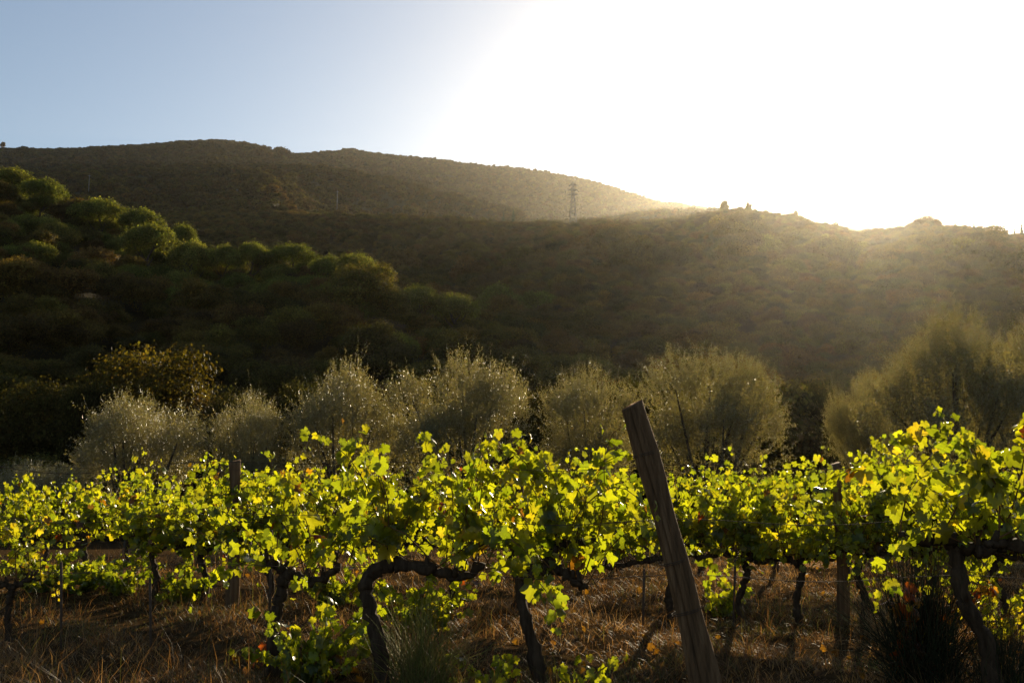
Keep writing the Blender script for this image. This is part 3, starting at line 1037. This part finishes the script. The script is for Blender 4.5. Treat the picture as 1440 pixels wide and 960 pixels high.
ROWA = lambda x: 6.85 - 0.17 * x if x < 0 else 6.80 - 0.12 * x
ROWB = lambda x: 10.2 - 0.17 * x
ROWC = lambda x: 14.2 - 0.12 * x
WIRES = [(ROWA, -6, 5.5, 0.80, 'lowest trellis wire of the front vine row'), (ROWA, -6, 5.5, 1.16, 'middle trellis wire of the front vine row'), (ROWA, -6, 5.5, 1.52, 'top trellis wire of the front vine row'),
         (ROWB, -8, 7, 0.80, 'lowest trellis wire of the second vine row'), (ROWB, -8, 7, 1.45, 'top trellis wire of the second vine row')]
for row, xa, xb, h, lab in WIRES:
    xs = np.linspace(xa, xb, 60)
    mb = MB()
    mb.tube([(x, row(x) + 0.02, zg(x, row(x)) + h + 0.015 * math.sin(x * 2.2)) for x in xs], 0.0025, 5)
    tag(obj('trellis_wire', mb.mesh('trellis_wire'), M_metal), lab, 'wire', 'trellis wires along the vine rows')

# ------------------------------------------------------------------ grape vines
def vine(label, base, trunk, arms, seed, canes=12, leaf=0.12, top=1.62, low=0.0, tmpl=None, group='grape vines', r0=0.05, lean=0.0, density=1.0, hang=0.3, weights=VINE_W, lenr=(0.7, 1.25), droop_start=0.74):
    """trunk and arms: polylines (x, y, z) about the base; canes grow up from the arms and carry the leaves"""
    g = np.random.default_rng(seed)
    tmpl = tmpl or GT_MED
    bx, by = base
    t = thing('grape_vine', label, 'vine', (bx, by, zg(bx, by)), group)
    sp = spline(trunk, 30)
    sp = sp + np.vstack([np.zeros((1, 3)), g.normal(0, 0.006, (len(sp) - 1, 3))])
    sp[0, 2] -= 0.15
    mb = MB()
    mb.tube(sp, r0 * np.interp(np.linspace(0, 1, 30), [0, 0.2, 0.5, 0.8, 1], [1.3, 1.0, 0.88, 0.98, 0.9]) * (1 + 0.10 * np.sin(np.arange(30) * 1.1 + seed) + g.normal(0, 0.06, 30)), 16, 0.16, g=g)
    obj('trunk', mb.mesh('vine_trunk'), M_bark, t)
    arm_pts = []
    for arm in arms:
        a = spline(arm, 22)
        a = a + np.vstack([np.zeros((1, 3)), g.normal(0, 0.008, (len(a) - 1, 3))])
        mb = MB()
        rad = r0 * np.interp(np.linspace(0, 1, 22), [0, 0.5, 1], [0.92, 0.72, 0.42]) * (1 + 0.2 * np.sin(np.arange(22) * 1.3 + seed) + g.normal(0, 0.08, 22))
        mb.tube(a, rad, 14, 0.17, g=g)
        for _ in range(4):      # old pruning spurs
            j = g.integers(4, 21)
            mb.tube([a[j], a[j] + np.array([g.normal(0, 0.02), g.normal(0, 0.02), g.uniform(0.05, 0.10)])], [r0 * 0.5, r0 * 0.3], 7, 0.15, g=g)
        obj('arm', mb.mesh('vine_arm'), M_bark, t)
        arm_pts.append(a)
    lens = [np.linalg.norm(np.diff(a, axis=0), axis=1).sum() for a in arm_pts]
    allp = np.vstack([spline(a, max(3, int(60 * q / sum(lens)))) for a, q in zip(arm_pts, lens)])
    npos, nout, nsz = [], [], []
    for c in range(canes):
        p = allp[g.integers(1, len(allp))].copy() + np.array([g.normal(0, 0.05), 0, 0])
        kind = g.random()
        d = np.array([g.normal(lean, 0.62), g.normal(0, 0.11), 1.0])
        L = g.uniform(*lenr)
        if kind < hang:
            d = np.array([g.normal(lean, 0.8), g.normal(0, 0.25), 0.35])
        d /= np.linalg.norm(d)
        step, pts = 0.055, [p.copy()]
        m = int(L / step)
        side = g.choice([-1, 1])
        ztop = (top - 0.08) * g.uniform(droop_start, 1.04)
        for i in range(m):
            d = d + g.normal(0, 0.075, 3) + np.array([0.01 * side, 0, 0])
            if p[2] > ztop or (kind < hang and i > m * 0.3):
                d[2] -= 0.17
            d /= np.linalg.norm(d)
            p = p + d * step
            pts.append(p.copy())
            if i >= 2 and p[2] > 0.06:
                for rep in range(2 if g.random() < 0.55 * density else (1 if g.random() < 0.9 else 0)):
                    az = g.uniform(0, 6.283)
                    o_ = np.array([math.cos(az), math.sin(az), 0.0])
                    npos.append(p + o_ * g.uniform(0.02, 0.09) + np.array([0, 0, g.uniform(-0.03, 0.03)]))
                    nout.append(o_)
                    young = 0.45 + 0.55 * min(1.0, (m - i) / 6.0)
                    nsz.append(0.78 * leaf * np.clip(np.exp(g.normal(0, 0.3)), 0.45, 1.7) * young)
        mb = MB()
        mb.tube(spline(pts[::2] if len(pts) > 6 else pts, max(6, len(pts) // 2)), [0.0055, 0.004, 0.0018], 5, cap=False)
        obj('cane', mb.mesh('vine_cane'), M_cane, t)
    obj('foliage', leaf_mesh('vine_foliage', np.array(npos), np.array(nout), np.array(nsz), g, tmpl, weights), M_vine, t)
    return t


def px_line(pts, Y_, base):
    """pixel polyline at one depth -> polyline about the base"""
    bz = zg(*base)
    jit = np.random.default_rng(int(abs(pts[0][0]) * 7))
    out = []
    for i, (a, b) in enumerate(pts):
        v = P(a, b, Y_)
        out.append((v.x - base[0], (0 if i == 0 else jit.normal(0, 0.025)), v.z - bz))
    return out


def vine_px(label, Y_, tr, arms, seed, **kw):
    b = P(tr[0][0], tr[0][1], Y_)
    base = (b.x, Y_)
    trunk = px_line(tr, Y_, base)
    trunk[0] = (0, 0, 0.0)
    al = []
    for arm in arms:
        pl = px_line(arm, Y_, base)
        pl[0] = trunk[-1]
        al.append(pl)
    return vine(label, base, trunk, al, seed, **kw)


G_A, G_B, G_C = 'vines of the front row', 'vines of the second row', 'vines of the third row'
vine_px('front row vine with dark upright trunk and short arm, left of the big arched one', 7.5,
        [(388, 940), (388, 880), (396, 830), (402, 806)], [[(402, 806), (425, 812), (452, 815), (478, 792)], [(402, 806), (390, 795), (372, 788)]], 101, canes=15, leaf=0.11, tmpl=GT_FINE, group=G_A, r0=0.045, top=1.42)
vine_px('front row vine with a thick trunk arching into a long snaking arm', 6.9,
        [(541, 970), (532, 900), (520, 850), (516, 822), (528, 802), (556, 793)], [[(556, 793), (600, 797), (628, 806), (655, 810), (682, 792)], [(556, 793), (548, 780), (552, 760)]], 102, canes=23, leaf=0.12, tmpl=GT_FINE, group=G_A, r0=0.05, top=1.5)
vine_px('front row vine with a hooked trunk bending right just left of the leaning post', 6.95,
        [(766, 985), (750, 910), (737, 860), (734, 822), (748, 803), (770, 798)], [[(770, 798), (790, 803), (808, 818), (826, 826)], [(770, 798), (775, 780), (790, 765), (840, 760)]], 103, canes=19, leaf=0.12, tmpl=GT_FINE, group=G_A, r0=0.042, top=1.48)
vine_px('front row vine at the right edge with the largest leaves and a dark double trunk', 6.4,
        [(1405, 985), (1385, 900), (1352, 830), (1348, 765)], [[(1348, 765), (1375, 772), (1410, 768), (1450, 772)], [(1348, 765), (1325, 755), (1295, 760), (1262, 750)]], 104, canes=13, leaf=0.125, tmpl=GT_FINE, group=G_A, r0=0.05, top=1.68, lean=0.02)
vine_px('front row vine half cut off by the right edge of the photo', 5.7,
        [(1500, 1000), (1495, 880), (1490, 790)], [[(1490, 790), (1460, 770), (1420, 765), (1385, 762)]], 105, canes=8, leaf=0.125, tmpl=GT_FINE, group=G_A, top=1.72)
vine_px('yellowing front row vine low in the bottom left corner', 8.7,
        [(10, 905), (12, 860), (20, 825)], [[(20, 825), (40, 815), (62, 812)], [(20, 825), (0, 818), (-30, 815)]], 106, canes=14, leaf=0.09, tmpl=GT_FINE, group=G_A, r0=0.028, top=0.85, lenr=(0.4, 0.8), hang=0.55,
        weights=np.array([0.15, 0.22, 0.28, 0.05, 0.22, 0.06, 0.01, 0.01]))

# second row
PXB = [
    (-60, 12.2, 1.1, 'second row vine beyond the left edge of the photo'),
    (40, 12.0, 1.08, 'short second row vine at the left edge above the yellowing corner vine'),
    (120, 11.8, 1.18, 'sparse second row vine in the dip left of the tall leafy left mound'),
    (215, 11.3, 1.5, 'second row vine forming the left half of the tall leafy left mound'),
    (285, 11.1, 1.62, 'second row vine just left of the upright left post'),
    (375, 10.9, 1.45, 'second row vine just right of the upright left post'),
    (465, 10.8, 1.35, 'second row vine seen behind the short armed front vine'),
    (640, 10.6, 1.5, 'second row vine with its trunk seen through the arch of the thick front vine'),
    (725, 10.4, 1.4, 'second row vine behind the hooked front vine'),
    (945, 9.9, 1.58, 'second row vine whose long arm reaches left behind the leaning post'),
    (1045, 9.9, 1.62, 'second row vine just right of the leaning post, leafy to the top'),
    (1125, 9.8, 1.6, 'second row vine midway between the leaning post and the upright right post'),
    (1215, 9.5, 1.55, 'second row vine just right of the upright right post'),
    (1310, 9.3, 1.5, 'second row vine behind the dark broom bush'),
    (1410, 9.1, 1.6, 'second row vine behind the large leaved vine at the right edge'),
    (1500, 9.0, 1.6, 'second row vine beyond the right edge of the photo'),
]
for i, (px, Y_, top, lab) in enumerate(PXB):
    g = np.random.default_rng(300 + i)
    b = P(px, 860, Y_)
    base = (b.x, Y_)
    hz_ = (0.63 if px > 300 else 0.56) + g.uniform(-0.06, 0.06)
    sgn = g.choice([-1, 1])
    trunk = [(0, 0, 0), (0.03 * sgn, g.normal(0, 0.03), 0.25), (-0.05 * sgn, g.normal(0, 0.03), 0.5), (0.02 * sgn, 0, hz_)]
    arms = [[trunk[-1], (0.18 * sgn, 0.01, hz_ + 0.05), (0.40 * sgn, 0.0, hz_ + 0.01), (0.60 * sgn, 0.02, hz_ + 0.06)], [trunk[-1], (-0.12 * sgn, 0, hz_ + 0.06), (-0.34 * sgn, 0.0, hz_ + 0.03)]]
    if px == 945:
        arms = [[trunk[-1], (-0.25, 0, hz_ - 0.05), (-0.55, 0.02, hz_ - 0.1), (-0.9, 0.0, hz_ - 0.12)], [trunk[-1], (0.12, 0, hz_ + 0.1), (0.3, 0, hz_ + 0.1)]]
    vine(lab, base, trunk, arms, 400 + i, canes=34, leaf=0.115, tmpl=GT_MED, group=G_B, r0=0.035, top=top, lenr=(0.6, 1.15) if top > 1.3 else (0.4, 0.8), hang=0.5)
PXC = [(330, 15.0), (430, 14.9), (530, 14.7), (670, 14.4), (770, 14.2), (870, 14.0), (985, 13.8), (1090, 13.6), (1190, 13.4), (1290, 13.2), (180, 15.3), (60, 15.6)]
PLC = ['behind the upright left post', 'behind the short armed front vine, far back', 'behind the thick arching front vine', 'with its trunk in the gap left of the hooked vine', 'behind the hooked front vine, far back', 'in the gap left of the leaning post',
       'behind the leaning post, far back', 'behind the leafy vine right of the leaning post', 'behind the upright right post', 'behind the dark broom bush, far back', 'behind the tall leafy left mound', 'far back at the left edge']
for i, (px, Y_) in enumerate(PXC):
    g = np.random.default_rng(500 + i)
    b = P(px, 800, Y_)
    sgn = g.choice([-1, 1])
    trunk = [(0, 0, 0), (0.04 * sgn, 0.02, 0.3), (0, 0, 0.72)]
    arms = [[trunk[-1], (0.25, 0, 0.78), (0.55, 0, 0.76)], [trunk[-1], (-0.25, 0, 0.78), (-0.5, 0, 0.76)]]
    vine('third row vine ' + PLC[i], (b.x, Y_), trunk, arms, 600 + i, canes=24, leaf=0.12, tmpl=GT_MED, group=G_C, r0=0.035, top=1.35, lenr=(0.5, 0.9))

# ------------------------------------------------------------------ low shoots, shrubs, tussocks
def shoot(name, label, cat, px, py, Y_, stems, seed, leaf, height, spread, weights=VINE_W, group=None, mat=None):
    """a low leafy plant: several stems from one root, leaves all along them"""
    g = np.random.default_rng(seed)
    b = P(px, py, Y_)
    z0 = zg(b.x, Y_)
    t = thing(name, label, cat, (b.x, Y_, z0), group)
    npos, nout, nsz = [], [], []
    mb = MB()
    for _ in range(stems):
        a = g.uniform(0, 6.283)
        d = np.array([math.cos(a) * spread, math.sin(a) * spread, 1.0]); d /= np.linalg.norm(d)
        p = np.array([g.normal(0, 0.05), g.normal(0, 0.05), -0.02])
        pts = [p.copy()]
        L = height * g.uniform(0.6, 1.25) * math.sqrt(1 + spread ** 2)
        for i in range(int(L / 0.05)):
            d = d + g.normal(0, 0.09, 3) - np.array([0, 0, 0.045])
            if p[2] < 0.05:
                d[2] = abs(d[2])
            d /= np.linalg.norm(d)
            p = p + d * 0.05
            pts.append(p.copy())
            for rep in range(2):
                az = g.uniform(0, 6.283)
                o_ = np.array([math.cos(az), math.sin(az), 0.0])
                npos.append(p + o_ * g.uniform(0.01, 0.07)); nout.append(o_); nsz.append(leaf * g.uniform(0.6, 1.3))
        mb.tube(pts, [0.006, 0.003], 5, cap=False)
    obj('stems', mb.mesh('stems'), M_cane, t)
    obj('foliage', leaf_mesh('low_foliage', np.array(npos), np.array(nout), np.array(nsz), g, GT_FINE, weights), M_vine, t)
    return t


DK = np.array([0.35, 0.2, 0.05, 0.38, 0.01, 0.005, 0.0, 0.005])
YL = np.array([0.15, 0.25, 0.3, 0.02, 0.2, 0.06, 0.0, 0.02])
RD = np.array([0, 0, 0, 0, 0.05, 0.35, 0.5, 0.1])
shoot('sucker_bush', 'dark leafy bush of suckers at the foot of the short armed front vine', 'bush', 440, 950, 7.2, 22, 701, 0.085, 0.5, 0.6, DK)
shoot('sucker_bush', 'leafy shoots lit yellow green beneath the arch of the thick front vine', 'bush', 590, 872, 9.4, 18, 702, 0.08, 0.5, 0.7)
shoot('vine_shoot', 'low trailing shoot with a few bright leaves between the arched and hooked vines', 'shoot', 700, 930, 7.2, 4, 703, 0.085, 0.3, 1.3)
shoot('vine_shoot', 'yellow and green leafy shoot at the bottom edge left of the leaning post foot', 'shoot', 850, 985, 6.2, 6, 704, 0.10, 0.22, 0.8, YL)
shoot('vine_shoot', 'small shoot of bright leaves against the hooked vine trunk', 'shoot', 712, 960, 6.6, 5, 705, 0.085, 0.25, 0.7)
shoot('vine_shoot', 'arching shoot hanging right of the hooked vine trunk', 'shoot', 800, 960, 6.7, 3, 706, 0.085, 0.42, 0.5)
shoot('red_weed', 'small red leaved plant left of the short armed vine foot', 'plant', 370, 925, 7.8, 5, 707, 0.06, 0.16, 0.5, RD)
shoot('red_weed', 'red leaved sprig glowing at the top of the dark broom bush', 'plant', 1285, 960, 6.9, 3, 708, 0.085, 0.95, 0.06, RD)
shoot('low_weed', 'small dim green weed in the bottom right corner', 'plant', 1425, 960, 6.6, 4, 709, 0.06, 0.2, 0.6, DK)
shoot('sucker_bush', 'sunlit low shoots under the second row vine right of the leaning post', 'bush', 1010, 855, 10.4, 8, 710, 0.09, 0.3, 0.7)
shoot('sucker_bush', 'yellowish low shoots behind the broom bush at the right edge', 'bush', 1400, 880, 8.8, 10, 711, 0.07, 0.6, 0.5, YL)


for px, py, Y_, sd, lab in ((110, 838, 11.8, 721, 'dim low leafy shoots under the second row vine in the left dip'), (60, 842, 12.0, 724, 'dim low leafy shoots under the short second row vine at the left edge'), (175, 840, 11.5, 722, 'dim low leafy shoots left under the tall leafy left mound'), (255, 842, 11.2, 723, 'dim low leafy shoots right under the tall leafy left mound'), (470, 850, 10.9, 725, 'dim low leafy shoots between the short armed and the arched front vines')):
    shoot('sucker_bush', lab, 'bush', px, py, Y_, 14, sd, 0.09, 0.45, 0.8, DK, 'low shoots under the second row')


def stem_bush(name, label, px, py, Y_, n_, h, spread, seed, rad, col):
    g = np.random.default_rng(seed)
    b = P(px, py, Y_)
    z0 = zg(b.x, Y_)
    t = thing(name, label, 'bush' if 'bush' in name else 'grass tussock', (b.x, Y_, z0))
    V, Q, tint, off = [], [], [], 0
    for _ in range(n_):
        a, k = g.uniform(0, 6.283), abs(g.normal(0, spread))
        root = np.array([g.normal(0, 0.06 + 0.05 * spread), g.normal(0, 0.06 + 0.05 * spread), -0.03])
        L = h * g.uniform(0.35, 1.15)
        d = np.array([math.cos(a) * k, math.sin(a) * k, 1.0]); d /= np.linalg.norm(d)
        m = 7
        tt = np.linspace(0, 1, m)
        pts = root + d * (L * tt)[:, None] + np.array([math.cos(a), math.sin(a), -0.7]) * (0.42 * k * L * tt ** 2.2)[:, None]
        pts[1:-1] += g.normal(0, 0.008, (m - 2, 3))
        w = rad * (1 - 0.75 * tt)
        s = np.array([-math.sin(a + g.normal(0, 1)), math.cos(a), 0.0])
        ring = np.stack([pts + s * w[:, None], pts + np.cross(s, d) * w[:, None], pts - s * w[:, None]], 1).reshape(-1, 3)
        for i in range(m - 1):
            for j in range(3):
                Q.append((off + i * 3 + j, off + i * 3 + (j + 1) % 3, off + i * 3 + 3 + (j + 1) % 3, off + i * 3 + 3 + j))
        V.append(ring); off += len(ring)
        c = np.array(col[g.integers(0, len(col))]) * g.uniform(0.7, 1.3)
        tint.append(np.tile([*c, 1.0], (len(ring), 1)))
    me = mesh_np('stems', np.concatenate(V), quads=np.array(Q), attrs={'tint': ('FLOAT_COLOR', np.concatenate(tint))})
    obj('stems', me, M_broom, t)
    return t


stem_bush('broom_bush', 'dense dark broom bush of thin upright stems in front of the right vine', 1300, 955, 6.9, 900, 0.95, 0.42, 801, 0.0045, [(0.03, 0.04, 0.018), (0.04, 0.042, 0.02), (0.06, 0.04, 0.02)])
stem_bush('broom_bush', 'dim broom bush in the shade at the bottom right corner', 1415, 965, 6.5, 420, 0.6, 0.5, 804, 0.004, [(0.03, 0.038, 0.018), (0.05, 0.045, 0.022)])
stem_bush('tussock', 'tall green tussock of thin stalks under the arch of the thick front vine', 590, 965, 6.9, 620, 0.62, 0.5, 802, 0.003, [(0.11, 0.13, 0.03), (0.17, 0.16, 0.045), (0.2, 0.15, 0.06)])
stem_bush('tussock', 'small bright green grass tuft left of the dark broom bush foot', 1232, 940, 7.5, 120, 0.16, 0.5, 803, 0.003, [(0.08, 0.13, 0.03)])
stem_bush('tussock', 'pale dry tussock beside the upright right post', 1240, 880, 9.0, 260, 0.42, 0.5, 805, 0.003, [(0.28, 0.2, 0.1), (0.2, 0.14, 0.07)])

# ------------------------------------------------------------------ dry grass and litter
def dry_grass(name, n_, seed, x0, x1, y0, y1, hr, flat, w):
    g = np.random.default_rng(seed)
    u = g.random(n_)
    yy = y0 * (y1 / y0) ** u
    xx = g.uniform(-1, 1, n_) * (yy * 0.62 + 0.8)
    cl = np.sin(xx * 2.3 + 1) * np.cos(yy * 1.9) + 0.7 * np.sin(xx * 5.1 + yy * 4.3) + 0.5 * np.cos(xx * 9.7 - yy * 7.9)
    keep_ = g.random(n_) < np.clip(0.55 + 0.4 * cl, 0.1, 1)
    xx, yy, cl = xx[keep_], yy[keep_], cl[keep_]
    m = len(xx)
    zz = zt(xx, yy)
    h = g.uniform(*hr, m) * (1 + 0.35 * np.clip(cl, -1, 1.5))
    az = g.uniform(0, 6.283, m)
    ln = np.abs(g.normal(flat, 0.5, m))
    d = unit(np.stack([np.cos(az) * ln, np.sin(az) * ln, np.ones(m)], 1))
    b = np.stack([xx, yy, zz - 0.005], 1)
    mid = b + d * (h * 0.55)[:, None]
    tipd = unit(d + np.stack([np.cos(az), np.sin(az), -0.5 * np.ones(m)], 1) * g.uniform(0.2, 0.9, (m, 1)))
    tip = mid + tipd * (h * 0.5)[:, None]
    tip[:, 2] = np.maximum(tip[:, 2], zz + 0.004)
    sa = az + math.pi / 2 + g.normal(0, 0.8, m)
    s = np.stack([np.cos(sa), np.sin(sa), np.zeros(m)], 1) * (w * g.uniform(0.6, 1.5, m))[:, None]
    V = np.stack([b - s, b + s, mid + s * 0.7, mid - s * 0.7, tip], 1).reshape(-1, 3)
    base_i = (np.arange(m) * 5)[:, None]
    Q = base_i + np.array([[0, 1, 2, 3]])
    T = base_i + np.array([[3, 2, 4]])
    pal = np.array([(0.20, 0.11, 0.038), (0.14, 0.073, 0.026), (0.095, 0.048, 0.017), (0.32, 0.20, 0.085), (0.085, 0.085, 0.02)])
    pat = np.sin(xx * 0.9 + 2) * np.cos(yy * 0.8 + 1) + 0.6 * np.sin(xx * 2.1 - yy * 1.7)
    ci = g.choice(5, m, p=[0.3, 0.3, 0.2, 0.08, 0.12])
    ci = np.where((pat > 0.55) & (g.random(m) < 0.5), 4, ci)
    ci = np.where((pat < -0.5) & (g.random(m) < 0.4), 3, ci)
    c = pal[ci] * g.uniform(0.7, 1.3, (m, 1))
    tint = np.repeat(np.hstack([c, np.ones((m, 1))]), 5, 0)
    o = obj(name, mesh_np(name, V, tris=T, quads=Q, attrs={'tint': ('FLOAT_COLOR', tint)}), M_grass)
    o['kind'] = 'stuff'
    return o


dry_grass('dry_grass', 330000, 901, -10, 10, 3.0, 22, (0.05, 0.16), 1.25, 0.0018)
dry_grass('tall_grass', 20000, 902, -10, 10, 5.0, 20, (0.16, 0.38), 0.6, 0.0016)

g = np.random.default_rng(77)
m = 380
yy = 4.5 * (18 / 4.5) ** g.random(m)
xx = g.uniform(-1, 1, m) * yy * 0.6
pos = np.stack([xx, yy, zt(xx, yy) + 0.03], 1)
az = g.uniform(0, 6.283, m)
fl = leaf_mesh('leaf_litter', pos, np.stack([np.cos(az), np.sin(az), 0 * az], 1), g.uniform(0.04, 0.09, m), g, GT_MED, np.array([0, 0, 0, 0, 0.0, 0.03, 0.02, 0.95]), droop=0.1)
lit = obj('leaf_litter', fl, M_vine)
lit['kind'] = 'stuff'
